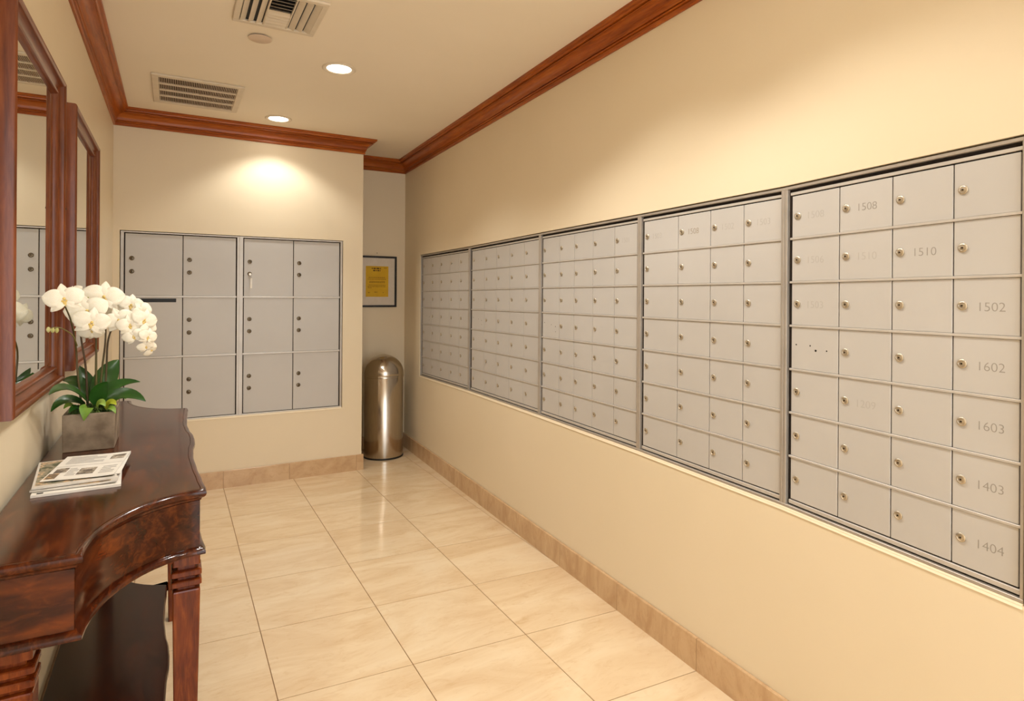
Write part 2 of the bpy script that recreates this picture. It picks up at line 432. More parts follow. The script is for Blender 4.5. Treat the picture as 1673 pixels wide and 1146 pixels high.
for n, i in enumerate([4, 3, 2, 1, 0]):
    mb, _ = run_solid(i, crown)
    t = mb.build('trim_%d' % (n+1), M['crown_y'] if i in (0, 2, 4) else M['crown_x'], None, 22)
    tag(t, 'stained wood crown moulding', None, None, 'structure')

# ------------------------------------------------------------------ mailbox units on the right wall
def lock_mesh(r):
    mb = MB().lathe([(r*0.93, 0), (r, 0.0012), (r, 0.003), (r*0.86, 0.0044), (r*0.66, 0.0046), (r*0.60, 0.0038), (r*0.50, 0.0040), (0, 0.0046)], (0, 0, 0), 20)
    me = mesh('lock', mb.v, mb.f); me.materials.append(M['nickel'])
    me.polygons.foreach_set('use_smooth', [True]*len(me.polygons)); me.set_sharp_from_angle(angle=math.radians(40))
    return me
def keyhole_mesh(r):
    mb = MB().lathe([(r*0.22, 0.0034), (r*0.22, 0.0052), (0, 0.0052)], (0, 0, 0), 10)
    me = mesh('keyhole', mb.v, mb.f); me.materials.append(M['keyhole']); return me
LOCK, KEYH = lock_mesh(0.0106), keyhole_mesh(0.0106)
def place(name, me, P3, rot3, parent):
    o = bpy.data.objects.new(name, me); COL.objects.link(o)
    o.location = P3; o.rotation_euler = rot3.to_euler()
    if parent: setpar(o, parent)
    return o
TXT = {}
def text_mesh(s, size):
    if (s, size) not in TXT:
        cu = bpy.data.curves.new('text', 'FONT'); cu.body = s; cu.size = size; cu.extrude = 0.00015
        cu.align_x = 'LEFT'; cu.align_y = 'CENTER'; cu.space_character = 0.98; cu.offset = -size*0.012; cu.resolution_u = 4
        to = bpy.data.objects.new('text', cu); COL.objects.link(to)
        me = bpy.data.meshes.new_from_object(to.evaluated_get(bpy.context.evaluated_depsgraph_get()))
        bpy.data.objects.remove(to); bpy.data.curves.remove(cu)
        me.name = 'number'; TXT[(s, size)] = me
    return TXT[(s, size)]
NUM = {4: {(0,0): ('1508','faint'), (0,1): ('1508','engrave'), (1,0): ('1506','faint'), (1,1): ('1510','faint'), (1,2): ('1510','engrave'),
           (2,0): ('1503','faint'), (2,3): ('1502','engrave'), (3,3): ('1602','engrave'), (4,3): ('1603','engrave'), (4,1): ('1209','faint'),
           (5,3): ('1403','engrave'), (6,3): ('1404','engrave')},
       3: {(0,0): ('1503','faint'), (0,1): ('1508','smudge'), (0,2): ('1502','faint'), (0,3): ('1503','faint')},
       2: {(0,4): ('1501','faint')}}
ULAB = ['grey metal mailbox unit furthest back, nearest the steel trash can',
        'grey metal mailbox unit second from the corner with the trash can',
        'grey metal mailbox unit in the middle of the long row of five',
        'grey metal mailbox unit of twenty-eight doors, second from the right edge',
        'nearest grey metal mailbox unit, with doors numbered 1602, 1603 and 1404']
COLY = [[4.638, 4.430, 4.237, 4.033, 3.850, 3.688], [3.628, 3.429, 3.254, 3.078, 2.901, 2.734], [2.691, 2.527, 2.392, 2.236, 2.073, 1.918],
        [1.876, 1.680, 1.518, 1.371, 1.224], [1.188, 1.035, 0.889, 0.746, 0.612]]
for u in range(5):
    y0, y1 = UY[u], UY[u+1]
    cols = COLY[u]
    # even the columns out between the measured outer edges
    n = len(cols) - 1
    ZB = lambda y: UB[u] + (UB[u+1]-UB[u])*(y-y0)/(y1-y0)
    ZT = lambda y: UT[u] + (UT[u+1]-UT[u])*(y-y0)/(y1-y0)
    root = empty('mailbox_unit', RWP((y0+y1)/2, (ZB(y0)+ZB(y1))/2, 0))
    tag(root, ULAB[u], 'mailbox unit', 'mailbox units along the right wall')
    def S(a, b, fa, fb, o0, o1):   # slab between y=a..b whose bottom/top are functions of y
        return slab(RWP, a, b, fa(a), fb(a), fa(b), fb(b), o0, o1)
    FL, OF = 0.0085, -0.004
    back = S(y0-.001, y1+.001, lambda y: ZB(y)+.001, lambda y: ZT(y)-.001, -0.045, -0.0175)
    back.build('backing', M['dark'], root)
    S(y0, y1, ZB, lambda y: ZB(y)+FL, -0.0176, OF).build('frame_rail', M['alu'], root, bevel=0.001)
    S(y0, y1, lambda y: ZT(y)-FL, ZT, -0.0176, OF).build('frame_rail', M['alu'], root, bevel=0.001)
    for ya, yb in ((y0, cols[0]+0.004), (cols[-1]-0.004, y1)):
        ya2, yb2 = (ya-.0005, max(yb, ya-0.011)) if ya == y0 else (min(ya, yb+0.011), yb+.0005)
        S(ya2, yb2, lambda y: ZB(y)+FL, lambda y: ZT(y)-FL, -0.0176, OF).build('frame_stile', M['alu'], root, bevel=0.001)
    # the door field sits a little back inside the frame
    DB = lambda y: ZB(y) + 0.0245
    DT = lambda y: ZT(y) - 0.0270
    ca, cb = cols[0]+0.004, cols[-1]-0.004
    S(ca, cb, DT, lambda y: DT(y)+0.0085, -0.0178, -0.0105).build('door_frame_rail', M['rail'], root, bevel=0.0008)
    S(ca, cb, lambda y: DB(y)-0.0115, DB, -0.0178, -0.0105).build('door_frame_rail', M['rail'], root, bevel=0.0008)
    row = lambda y, r: DT(y) + (DB(y)-DT(y))*r/7.0
    for r in range(1, 7):
        S(ca, cb, lambda y: row(y, r)-0.0032, lambda y: row(y, r)+0.0032, -0.0178, -0.0085).build('rail', M['rail'], root, bevel=0.0008)
    for r in range(7):
        for c in range(n):
            a, b = cols[c]-0.0012, cols[c+1]+0.0016
            d = S(a, b, lambda y: row(y, r+1)+0.0036, lambda y: row(y, r)-0.0036, -0.0178, -0.0125).build('door', M['metal'], root, bevel=0.0010)
            wdt = a - b
            zc = lambda y: (row(y, r)+row(y, r+1))/2
            if c == 0 and r == 3 and u != 3:
                holes = [(0.11, 0.010, .0022), (0.42, 0.010, .0022), (0.54, -0.003, .0031), (0.77, -0.001, .0022)] if u == 4 else [(0.12, 0.012, .0024), (0.55, 0.004, .0020), (0.80, -0.004, .0024), (0.80, -0.030, .0020)]
                for hx, hz, hr in holes:
                    y = a - wdt*hx
                    mb = MB().lathe([(hr, 0), (hr, 0.0006), (0, 0.0006)], (0, 0, 0), 10)
                    place('screw_hole', mesh('screw_hole', mb.v, mb.f), RWP(y, zc(y)+hz, -0.0126), AX['RW'], d).data.materials.append(M['black'])
            else:
                y = a - (0.0195 if u >= 2 else 0.030)
                lk = place('lock', LOCK, RWP(y, zc(y)+0.001, -0.0126), AX['RW'], d)
                if u >= 2:
                    kh = place('keyhole', KEYH, RWP(y, zc(y)+0.001, -0.0126), AX['RW'], root); w0 = kh.matrix_basis.copy()
                    kh.parent = d; kh.matrix_basis = lk.matrix_basis.copy()
            if (r, c) in NUM.get(u, {}):
                s, mt = NUM[u][(r, c)]
                y = a - 0.0475
                me = text_mesh(s, 0.0295)
                if mt != 'engrave': me = me.copy(); me.materials.clear()
                t = place('number', me, RWP(y, zc(y)-0.002, -0.0124), AX['RW'], d)
                if not me.materials: me.materials.append(M[mt])

# ------------------------------------------------------------------ parcel lockers in the back wall
BX = Matrix(((1, 0, 0), (0, 0, -1), (0, 1, 0)))
M['lock_dark'] = mottled('tarnished_lock', srgb(112, 98, 78), srgb(92, 80, 62), 80, 0.32, 1.0)
LOCK2, KEYH2 = lock_mesh(0.0140), keyhole_mesh(0.0200)
LOCK2.materials.clear(); LOCK2.materials.append(M['lock_dark'])
LLAB = ['grey metal parcel locker unit with a black mail slot, behind the orchid', 'grey metal parcel locker unit with a key hanging from one lock']
LCOL = [[-0.276, 0.049, 0.371], [0.417, 0.745, 1.071]]
LROW = [LT-0.0135, 1.296, 0.902, LB+0.0115]
for u in range(2):
    x0, x1 = (LX[u], LX[u+1])
    root = empty('parcel_locker', BWP((x0+x1)/2, LB, 0))
    tag(root, LLAB[u], 'parcel locker', 'parcel lockers in the back wall')
    S = lambda a, b, z0, z1, o0, o1: slab(BWP, a, b, z0, z1, z0, z1, o0, o1)
    S(x0+.001, x1-.001, LB+.001, LT-.001, -0.05, -0.0185).build('backing', M['dark'], root)
    FL, OF = 0.008, -0.002
    S(x0, x1, LB, LB+FL, -.0186, OF).build('frame_rail', M['rail'], root, bevel=.001)
    S(x0, x1, LT-FL, LT, -.0186, OF).build('frame_rail', M['rail'], root, bevel=.001)
    cols = LCOL[u]
    S(x0, cols[0]-.004, LB+FL, LT-FL, -.0186, OF).build('frame_stile', M['alu'], root, bevel=.001)
    S(cols[2]+.004, x1, LB+FL, LT-FL, -.0186, OF).build('frame_stile', M['alu'], root, bevel=.001)
    for z in LROW[1:3]:
        S(cols[0]-.003, cols[2]+.003, z-.006, z+.006, -.0187, -.009).build('rail', M['rail'], root, bevel=.001)
    for r in range(3):
        for c in range(2):
            a, b = cols[c]+.0025, cols[c+1]-.0025
            z1 = LROW[r] - (.0065 if r else 0); z0 = LROW[r+1] + (.0065 if r < 2 else 0)
            d = S(a, b, z0, z1, -.0187, -.013).build('door', M['metal'], root, bevel=.0012)
            if u == 0 and c == 0 and r == 1:
                sl = S(a+.045, b-.035, z1-.030, z1-.006, -.0135, -.0118)
                sl.build('mail_slot', M['black'], d, bevel=.0008)
            elif u == 0 and c == 0 and r == 2: pass
            else:
                zc = LROW[r]-0.170 if r == 0 else (LROW[r] - 0.165)
                for dz in (0, -0.084):
                    lk = place('lock', LOCK2, BWP(a+.036, zc+dz+.012, -.0128), BX, d)
                    kh = place('keyhole', KEYH2, BWP(a+.036, zc+dz+.012, -.0126), BX, d)
            if u == 1 and c == 0 and r == 0:
                kx, kz = a+.036, zc-.084+.012
                key = empty('key', BWP(kx, kz, -.009)); tag(key, 'small key with white tag hanging from a parcel locker lock', 'key')
                MB().box(BWP(kx-.001, kz-.004, .012), BWP(kx+.001, kz+.004, -.008)).build('blade', M['nickel'], key)
                MB().lathe([(.0085, -.001), (.0085, .001)], BWP(kx, kz-.004, .018), 16, '-Y').build('key_head', M['nickel'], key)
                ring = [BWP(kx+.009*math.sin(t), kz-.020+.013*math.cos(t), .014) for t in [k*2*PI/14 for k in range(15)]]
                MB().tube(ring, .0011, 6).build('ring', M['nickel'], key)
                S(kx+.001, kx+.014, kz-.100, kz-.032, .011, .0135).build('key_tag', M['paper'], key, bevel=.0006)

# ------------------------------------------------------------------ ceiling fixtures
def downlight(x, y, label, dim=1.0):
    root = empty('recessed_light', (x, y, ZC)); tag(root, label, 'ceiling light', 'recessed ceiling lights')
    MB().lathe([(.060, 0), (.084, 0), (.0845, -.003), (.080, -.0065), (.064, -.005), (.060, -.002), (.060, 0)], (x, y, ZC), 40).build('trim_ring', M['white'], root, 40)
    MB().lathe([(.061, -.0015), (.058, -.0022), (0, -.003)], (x, y, ZC), 32).build('lens', M['lens'], root, 60)
    ld = bpy.data.lights.new('lamp', 'SPOT'); ld.energy = LAMP_W*dim; ld.color = LAMP_COL
    ld.spot_size = math.radians(122); ld.spot_blend = 0.45; ld.shadow_soft_size = 0.055
    lo = bpy.data.objects.new('lamp', ld); COL.objects.link(lo); lo.location = (x, y, ZC-.012)
    setpar(lo, root)
for x, y, lb in [(0.732, 3.152, 'lit recessed ceiling light in the middle of the ceiling'), (0.596, 4.26, 'lit recessed ceiling light close to the back wall crown moulding'),
                 (0.74, 2.17, 'recessed ceiling light above the middle mailbox unit, outside the photo'), (0.92, 1.68, 'recessed ceiling light above the second nearest mailbox unit, outside the photo'),
                 (0.92, 1.00, 'recessed ceiling light above the nearest mailbox unit, outside the photo'), (0.60, -0.2, 'recessed ceiling light overhead, furthest from the back wall, outside the photo')]:
    downlight(x, y, lb, 0.68 if y > 4 else 1.0)
# smoke or sprinkler cover plate
root = empty('ceiling_cover_plate', (.332, 2.948, ZC)); tag(root, 'small round flat cover plate on the ceiling beside the louvred vent', 'ceiling cover')
MB().lathe([(.034, 0), (.034, -.006), (0, -.006)], (.332, 2.948, ZC), 24).build('collar', M['dark'], root)
MB().lathe([(.049, -.006), (.0495, -.008), (.047, -.0095), (0, -.010)], (.332, 2.948, ZC), 36).build('plate', M['plate'], root, 40)
# return grille near the back wall
VX0, VX1, VY0, VY1 = -.115, .340, 3.695, 4.228
root = empty('return_grille', ((VX0+VX1)/2, (VY0+VY1)/2, ZC)); tag(root, 'rectangular beige ceiling grille with four rows of fine fins', 'air vent')
MB().box((VX0+.02, VY0+.02, ZC-.0015), (VX1-.02, VY1-.02, ZC-.0003)).build('backing', M['dark'], root)
bw = .034
for a, b in [((VX0, VY0), (VX1, VY0+bw)), ((VX0, VY1-bw), (VX1, VY1)), ((VX0, VY0+bw), (VX0+bw, VY1-bw)), ((VX1-bw, VY0+bw), (VX1, VY1-bw))]:
    MB().box((a[0], a[1], ZC-.012), (b[0], b[1], ZC-.0002)).build('frame_bar', M['white'], root, bevel=.003)
ih = (VY1-VY0-2*bw)/4
for k in range(1, 4):
    y = VY0+bw+ih*k
    MB().box((VX0+bw, y-.0085, ZC-.011), (VX1-bw, y+.0085, ZC-.002)).build('cross_bar', M['white'], root, bevel=.002)
mb = MB(); nf = 46
for k in range(nf):
    x = VX0+bw+(VX1-VX0-2*bw)*(k+.5)/nf
    mb.box((x-.0013, VY0+bw, ZC-.0085), (x+.0013, VY1-bw, ZC-.0016))
tag(mb.build('fin', M['plate'], root), 'fine beige fins', None, None, 'stuff')
# louvred supply vent at the top edge of the photo
SX0, SX1, SY0, SY1 = .205, .535, 2.455, 2.800
root = empty('supply_vent', ((SX0+SX1)/2, (SY0+SY1)/2, ZC)); tag(root, 'square louvred ceiling vent with side blades turned outward', 'air vent')
MB().box((SX0+.02, SY0+.02, ZC-.0012), (SX1-.02, SY1-.02, ZC-.0003)).build('backing', M['black'], root)
bw = .026
for a, b in [((SX0, SY0), (SX1, SY0+bw)), ((SX0, SY1-bw), (SX1, SY1)), ((SX0, SY0+bw), (SX0+bw, SY1-bw)), ((SX1-bw, SY0+bw), (SX1, SY1-bw))]:
    MB().box((a[0], a[1], ZC-.012), (b[0], b[1], ZC-.0002)).build('frame_bar', M['white'], root, bevel=.003)
ix0, ix1 = SX0+bw, SX1-bw; third = (ix1-ix0)/3
for k in range(2):
    x = ix0 + third*(k+1)
    MB().box((x-.003, SY0+bw, ZC-.012), (x+.003, SY1-bw, ZC-.001)).build('divider', M['white'], root, bevel=.001)
for sgn, xa in ((-1, ix0), (1, ix0+2*third)):
    for k in range(3):
        x = xa + third*(k+.5)/3 + .004*sgn
        dx = .010*sgn
        MB().hexa([(x-dx, SY0+bw, ZC-.002), (x-dx+.002, SY0+bw, ZC-.002), (x-dx+.002, SY1-bw, ZC-.002), (x-dx, SY1-bw, ZC-.002)],
                  [(x+dx, SY0+bw, ZC-.013), (x+dx+.002, SY0+bw, ZC-.013), (x+dx+.002, SY1-bw, ZC-.013), (x+dx, SY1-bw, ZC-.013)]).build('louvre', M['white'], root)
nb = 10
for k in range(nb):
    y = SY0+bw+(SY1-SY0-2*bw)*(k+.5)/nb
    dy = .009 if k >= nb/2 else -.009
    MB().hexa([(ix0+third+.003, y-dy, ZC-.003), (ix1-third-.003, y-dy, ZC-.003), (ix1-third-.003, y-dy+.0016, ZC-.003), (ix0+third+.003, y-dy+.0016, ZC-.003)],
              [(ix0+third+.003, y+dy, ZC-.014), (ix1-third-.003, y+dy, ZC-.014), (ix1-third-.003, y+dy+.0016, ZC-.014), (ix0+third+.003, y+dy+.0016, ZC-.014)]).build('louvre', M['white'], root)

# ------------------------------------------------------------------ mirrors on the left wall
def framed_mirror(y0, y1, z0, z1, label, knob):
    root = empty('framed_mirror', (XL, (y0+y1)/2, z0)); tag(root, label, 'mirror', 'wood framed mirrors on the left wall')
    prof = [(0, .001), (0, .028), (.002, .0325), (.007, .035), (.012, .034), (.016, .030), (.0175, .021), (.020, .018), (.033, .0125), (.038, .0125), (.040, .018), (.043, .0195), (.047, .018), (.050, .013), (.050, .001)]
    cor = [(y0, z0), (y1, z0), (y1, z1), (y0, z1)]
    sg = [(1, 1), (-1, 1), (-1, -1), (1, -1)]
    for k in range(4):
        rs = []
        for q in (k, (k+1) % 4):
            rs.append([Vector((XL+o, cor[q][0]+sg[q][0]*w_, cor[q][1]+sg[q][1]*w_)) for w_, o in prof])
        MB().rings(rs).build('frame_rail', M['frame_y'] if k in (0, 2) else M['frame_z'], root, 35)
    a, bvl, g0, g1 = .049, .018, .006, .009
    out = [Vector((XL+g0, c[0]+s[0]*a, c[1]+s[1]*a)) for c, s in zip(cor, sg)]
    inn = [Vector((XL+g1, c[0]+s[0]*(a+bvl), c[1]+s[1]*(a+bvl))) for c, s in zip(cor, sg)]
    bk = [Vector((XL+.002, p.y, p.z)) for p in out]
    MB().rings([bk, out, inn]).build('glass', M['mirror'], root)
    if knob:
        MB().lathe([(.005, 0), (.007, .003), (.006, .008), (0, .010)], (XL+.030, y1-.004, 1.585), 14).build('screw', M['keyhole'], root, 50)
framed_mirror(1.690, 2.395, 1.040, 1.992, 'large wood framed mirror nearest the camera, reflecting the orchid', True)
framed_mirror(2.630, 3.400, 1.043, 1.992, 'wood framed mirror further along, nearer the parcel lockers', False)

# ------------------------------------------------------------------ console table
TZ = 0.846
YMID = 2.25
def front_x(d):                    # serpentine front, d = distance from the middle
    ks = [(0, .072), (.06, .0705), (.15, .062), (.25, .0585), (.38, .062), (.5, .068), (.605, .074)]
    d = abs(d)
    for (a, xa), (b, xb) in zip(ks, ks[1:]):
        if d <= b:
            t = (d-a)/(b-a); t = t*t*(3-2*t); return xa+(xb-xa)*t
    return ks[-1][1]
def lean(y): return -0.020*(y-1.645)/1.21
XBK = XL + 0.0145
def outline():
    near = []; L = 0.605
    far_tip = YMID*2 - 1.342
    pts = [Vector((XBK, 1.342)), Vector((-.142, 1.342))]
    for k in range(1, 13):
        t = PI - k/12*PI/2
        pts.append(Vector((.072+.214*math.cos(t), 1.342+.303*math.sin(t))))
    for k in range(1, 40):
        d = -L + 2*L*k/40
        pts.append(Vector((front_x(d)+lean(YMID+d), YMID+d)))
    for k in range(0, 12):
        t = PI/2 + k/12*PI/2
        y = far_tip-.303*math.sin(t)
        pts.append(Vector((.072+lean(2.86)+.214*math.cos(t), y)))
    pts += [Vector((-.142+lean(2.86), far_tip)), Vector((XBK, far_tip))]
    return pts
OUT = outline()                    # walked with the table on its left
NOUT = len(OUT)
def ring_at(o, z):                 # o > 0 goes inward; the wall side stays put
    q = offset_poly(OUT, o)
    q[0] = Vector((XBK, OUT[0].y+o)); q[-1] = Vector((XBK, OUT[-1].y-o))
    return [Vector((p.x, p.y, z)) for p in q]
table = empty('console_table', (-.13, YMID, 0)); tag(table, 'dark polished wood console table with curved ends under the mirrors', 'console table')
prof = [(.016, TZ-.028), (.012, TZ-.026), (.010, TZ-.021), (.005, TZ-.018), (.0012, TZ-.014), (0, TZ-.009), (.0012, TZ-.004), (.005, TZ-.0010), (.010, TZ), (.0125, TZ-.0002), (.0135, TZ-.0016), (.0148, TZ-.0002), (.020, TZ)]
MB().rings([ring_at(o, z) for o, z in prof]).build('tabletop', M['table'], table, 35)
def strip(i0, i1, o0, o1, z0, z1):
    a, b, c, d = ring_at(o0, z0), ring_at(o0, z1), ring_at(o1, z1), ring_at(o1, z0)
    return MB().rings([[a[i], b[i], c[i], d[i]] for i in range(i0, i1+1)])
AB, AT = 0.702, TZ-.028
E1, E2 = 1, 13
strip(E1, E2, .014, .032, AB, AT).build('apron_panel', M['table'], table, 30)
strip(E2, NOUT-1-E2, .014, .032, AB, AT).build('apron_panel', M['table'], table, 30)
strip(NOUT-1-E2, NOUT-2, .014, .032, AB, AT).build('apron_panel', M['table'], table, 30)
for yb, s in ((OUT[0].y, 1), (OUT[-1].y, -1)):
    xe = OUT[1].x if s > 0 else OUT[-2].x
    for xa, xb, dd in ((XBK, XBK+.030, 0), (XBK+.030, xe-.052, .0016), (xe-.052, xe-.0142, 0)):
        ya, yc = yb+s*(.014+dd), yb+s*.032
        MB().box((xa, min(ya, yc), AB), (xb, max(ya, yc), AT)).build('apron_panel' if dd else 'apron_stile', M['table_x'], table)
lm = [(.034, AB-.014), (.006, AB-.014), (.0015, AB-.012), (.001, AB-.006), (.003, AB-.002), (.010, AB+.002), (.014, AB+.004), (.034, AB+.004)]
MB().rings([[ring_at(o, z)[i] for o, z in lm] for i in range(NOUT)]).build('apron_moulding', M['table'], table, 35)
MB().box((XBK, OUT[0].y+.032, AB), (XBK+.018, OUT[-1].y-.032, AT)).build('back_rail', M['table'], table)
# drawer face with knobs on the serpentine front
dr0 = min(range(NOUT), key=lambda i: (OUT[i]-Vector((.07, YMID-.50))).length); dr1 = min(range(NOUT), key=lambda i: (OUT[i]-Vector((.05, YMID+.50))).length)
dr = strip(dr0, dr1, .0118, .016, AB+.012, AT-.008).build('drawer_front', M['table'], table, 30)
for yk in (YMID-.33, YMID+.33):
    xk = front_x(yk-YMID)+lean(yk)-.0118
    kb = MB().lathe([(.006, -.004), (.005, .006), (.010, .011), (.0125, .017), (.009, .022), (0, .024)], (0, 0, 0), 18)
    ko = place('knob', mesh('knob', kb.v, kb.f), Vector((xk, yk, .760)), Matrix(((0, 0, 1), (0, 1, 0), (-1, 0, 0))), dr); ko.data.materials.append(M['table'])
    ko.data.polygons.foreach_set('use_smooth', [True]*len(ko.data.polygons))
def leg(cx, cy):
    hs = .030
    g = .0195
    prof = [(0, .021), (.10, .0225), (.600, hs), (.603, hs-.001), (.604, g), (.612, g), (.613, .031), (.615, .033), (.625, .033), (.627, .031), (.628, g), (.636, g), (.637, .031), (.639, .033), (.649, .033), (.651, .031), (.652, g), (.662, g), (.663, .0295), (AB-.010, .0295)]
    rs = [[Vector((cx+a*h, cy+b*h, z)) for a, b in ((-1, -.9), (-.9, -1), (.9, -1), (1, -.9), (1, .9), (.9, 1), (-.9, 1), (-1, .9))] for z, h in prof]
    MB().rings(rs).build('leg', M['table_z'], table)
leg(.030, 1.690); leg(.008, 2.812); leg(-.248, 1.398); leg(-.248, 3.102)
def shelf_ring(o, z):
    r = ring_at(.068+o, z)
    for p in r: p.x = max(p.x, XBK+.002)
    return r
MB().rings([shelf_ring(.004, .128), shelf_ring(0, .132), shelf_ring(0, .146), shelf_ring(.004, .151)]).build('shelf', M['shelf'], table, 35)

# ------------------------------------------------------------------ concrete planter with orchids
PC = Vector((-.222, 2.300, TZ)); PWX, PWY, PH = .0655, .092, .112
orchid = empty('potted_orchid', PC); tag(orchid, 'white orchid with dark green leaves in a square concrete pot', 'potted plant')
def rect(hx, hy, z): return [Vector((PC.x+a*hx, PC.y+b*hy, z)) for a, b in ((-1, -1), (1, -1), (1, 1), (-1, 1))]
t_ = .010
MB().rings([rect(PWX*.985, PWY*.985, TZ), rect(PWX, PWY, TZ+PH), rect(PWX-t_, PWY-t_, TZ+PH), rect(PWX-t_, PWY-t_, TZ+PH-.02)]).build('pot', M['concrete'], orchid, bevel=.0018)
mb = MB()
for k in range(160):
    a, b = random.uniform(-1, 1), random.uniform(-1, 1)
    c = Vector((PC.x+a*(PWX-t_-.004), PC.y+b*(PWY-t_-.004), TZ+PH-.012+random.uniform(0, .012)))
    r = random.uniform(.004, .009)
    mb.add([c+Vector(v)*r for v in ((1, 0, 0), (-1, 0, 0), (0, 1, 0), (0, -1, 0), (0, 0, 1.2), (0, 0, -1))], [(0, 2, 4), (2, 1, 4), (1, 3, 4), (3, 0, 4), (2, 0, 5), (1, 2, 5), (3, 1, 5), (0, 3, 5)])
mb.add(rect(PWX-t_, PWY-t_, TZ+PH-.012), [(0, 1, 2, 3)])
tag(mb.build('moss', M['moss'], orchid), None, None, None, 'stuff')
def leaf(p0, p1, p2, wid, mat, name='leaf', fold=.25, shape=1.0, side=None):
    pts = bez(p0, p1, p2, 10); N = len(pts); rows = []
    for i, p in enumerate(pts):
        t = i/(N-1)
        tg = (pts[min(i+1, N-1)]-pts[max(i-1, 0)]).normalized()
        sd = side if side is not None else tg.cross(Vector((0, 0, 1))).normalized()*.55 + tg.cross((Vector((.1, 0, CAM_H+.5))-p).normalized()).normalized()*.6
        sd = (sd - tg*sd.dot(tg)).normalized()
        nr = sd.cross(tg).normalized()
        w_ = wid*(max(0.0, math.sin(PI*min(1, (t**.8)*.93+.07)))**.75)*shape + (.0008 if t == 1 else 0.002*(1-t))
        rows.append([p-sd*w_+nr*w_*fold, p-sd*w_*.5+nr*w_*fold*.35, p, p+sd*w_*.5+nr*w_*fold*.35, p+sd*w_+nr*w_*fold])
    mb = MB(); th = .0011
    top = rows; vs = []
    ring = []
    for i, r in enumerate(rows):
        tg = (pts[min(i+1, N-1)]-pts[max(i-1, 0)]).normalized(); sd = (r[4]-r[0]).normalized(); nr = sd.cross(tg)
        ring.append(r + [q - nr*th for q in reversed(r)])
    mb.rings(ring)
    return mb.build(name, mat, orchid, 75)
def W(u, v, y): return at(u, v, y)
yb = 2.30
bc = W(152, 660, yb)
LV = [((146, 660, 2.29), (108, 618, 2.14), (80, 645, 2.02), .020), ((140, 662, 2.27), (105, 640, 2.20), (83, 673, 2.17), .017),
      ((148, 655, 2.33), (128, 612, 2.36), (101, 622, 2.40), .023), ((160, 655, 2.33), (170, 610, 2.36), (194, 588, 2.40), .033),
      ((158, 657, 2.31), (186, 620, 2.33), (229, 624, 2.33), .020), ((160, 659, 2.29), (205, 632, 2.25), (238, 656, 2.22), .024),
      ((158, 662, 2.27), (160, 632, 2.25), (176, 624, 2.24), .022), ((150, 655, 2.34), (140, 622, 2.37), (130, 598, 2.40), .025)]
for a, b, c, w_ in LV:
    sd = Vector((.85, .1, -.5)) if (a[0] == 160 and c[1] < 600) or c[0] == 130 else None
    if c[0] == 176: sd = Vector((.9, -.1, .25))
    leaf(W(*a), W(*b), W(*c), w_, M['leaf'], side=sd)
for a, b, c, w_, m in [((143, 668, 2.235), (141, 660, 2.20), (137, 688, 2.198), .017, 'leaf2'), ((158, 668, 2.235), (163, 650, 2.215), (172, 664, 2.205), .013, 'leaf2'),
                       ((172, 668, 2.24), (180, 650, 2.23), (190, 662, 2.215), .012, 'lime'), ((122, 668, 2.24), (114, 655, 2.215), (104, 668, 2.20), .009, 'leaf2'),
                       ((130, 668, 2.24), (122, 660, 2.21), (112, 676, 2.20), .009, 'leaf'), ((180, 660, 2.33), (196, 640, 2.33), (206, 652, 2.33), .012, 'leaf2'),
                       ((175, 668, 2.225), (184, 662, 2.205), (189, 676, 2.20), .008, 'leaf2')]:
    leaf(W(*a), W(*b), W(*c), w_, M[m], 'small_leaf', .15)
def stem(pts, r0, r1, mat, name='stem'):
    sp = spline([W(*p) for p in pts], 6)
    MB().tube(sp, [r0+(r1-r0)*i/(len(sp)-1) for i in range(len(sp))], 8).build(name, mat, orchid, 80)
stem([(133, 662, 2.27), (127, 612, 2.26), (124, 566, 2.25), (116, 525, 2.12), (106, 500, 2.00)], .0032, .002, M['stem'])
stem([(143, 662, 2.28), (140, 600, 2.27), (133, 556, 2.26), (133, 535, 2.25), (142, 518, 2.25)], .0034, .002, M['stem'])
stem([(157, 662, 2.31), (157, 600, 2.31), (157, 556, 2.31), (154, 540, 2.29)], .0040, .0024, M['stem'])
stem([(163, 662, 2.32), (166, 610, 2.33), (172, 560, 2.33), (172, 520, 2.33), (166, 495, 2.31)], .0034, .002, M['stem'])
stem([(171, 662, 2.33), (174, 600, 2.34), (177, 555, 2.34), (190, 527, 2.34), (214, 512, 2.33), (236, 526, 2.31), (246, 552, 2.29), (244, 576, 2.29)], .0034, .0014, M['stem'])
stem([(126, 565, 2.25), (118, 548, 2.18), (98, 536, 2.08), (78, 537, 2.00)], .0020, .0012, M['stem2'])
for u, v, y in ((93, 540, 2.06), (86, 540, 2.03), (79, 539, 2.00)):
    c = W(u, v, y)
    MB().lathe([(0, -.008), (.004, -.004), (.005, .001), (.003, .006), (0, .008)], c, 10).build('bud', M['bud'], orchid, 80)
petal_cache = {}
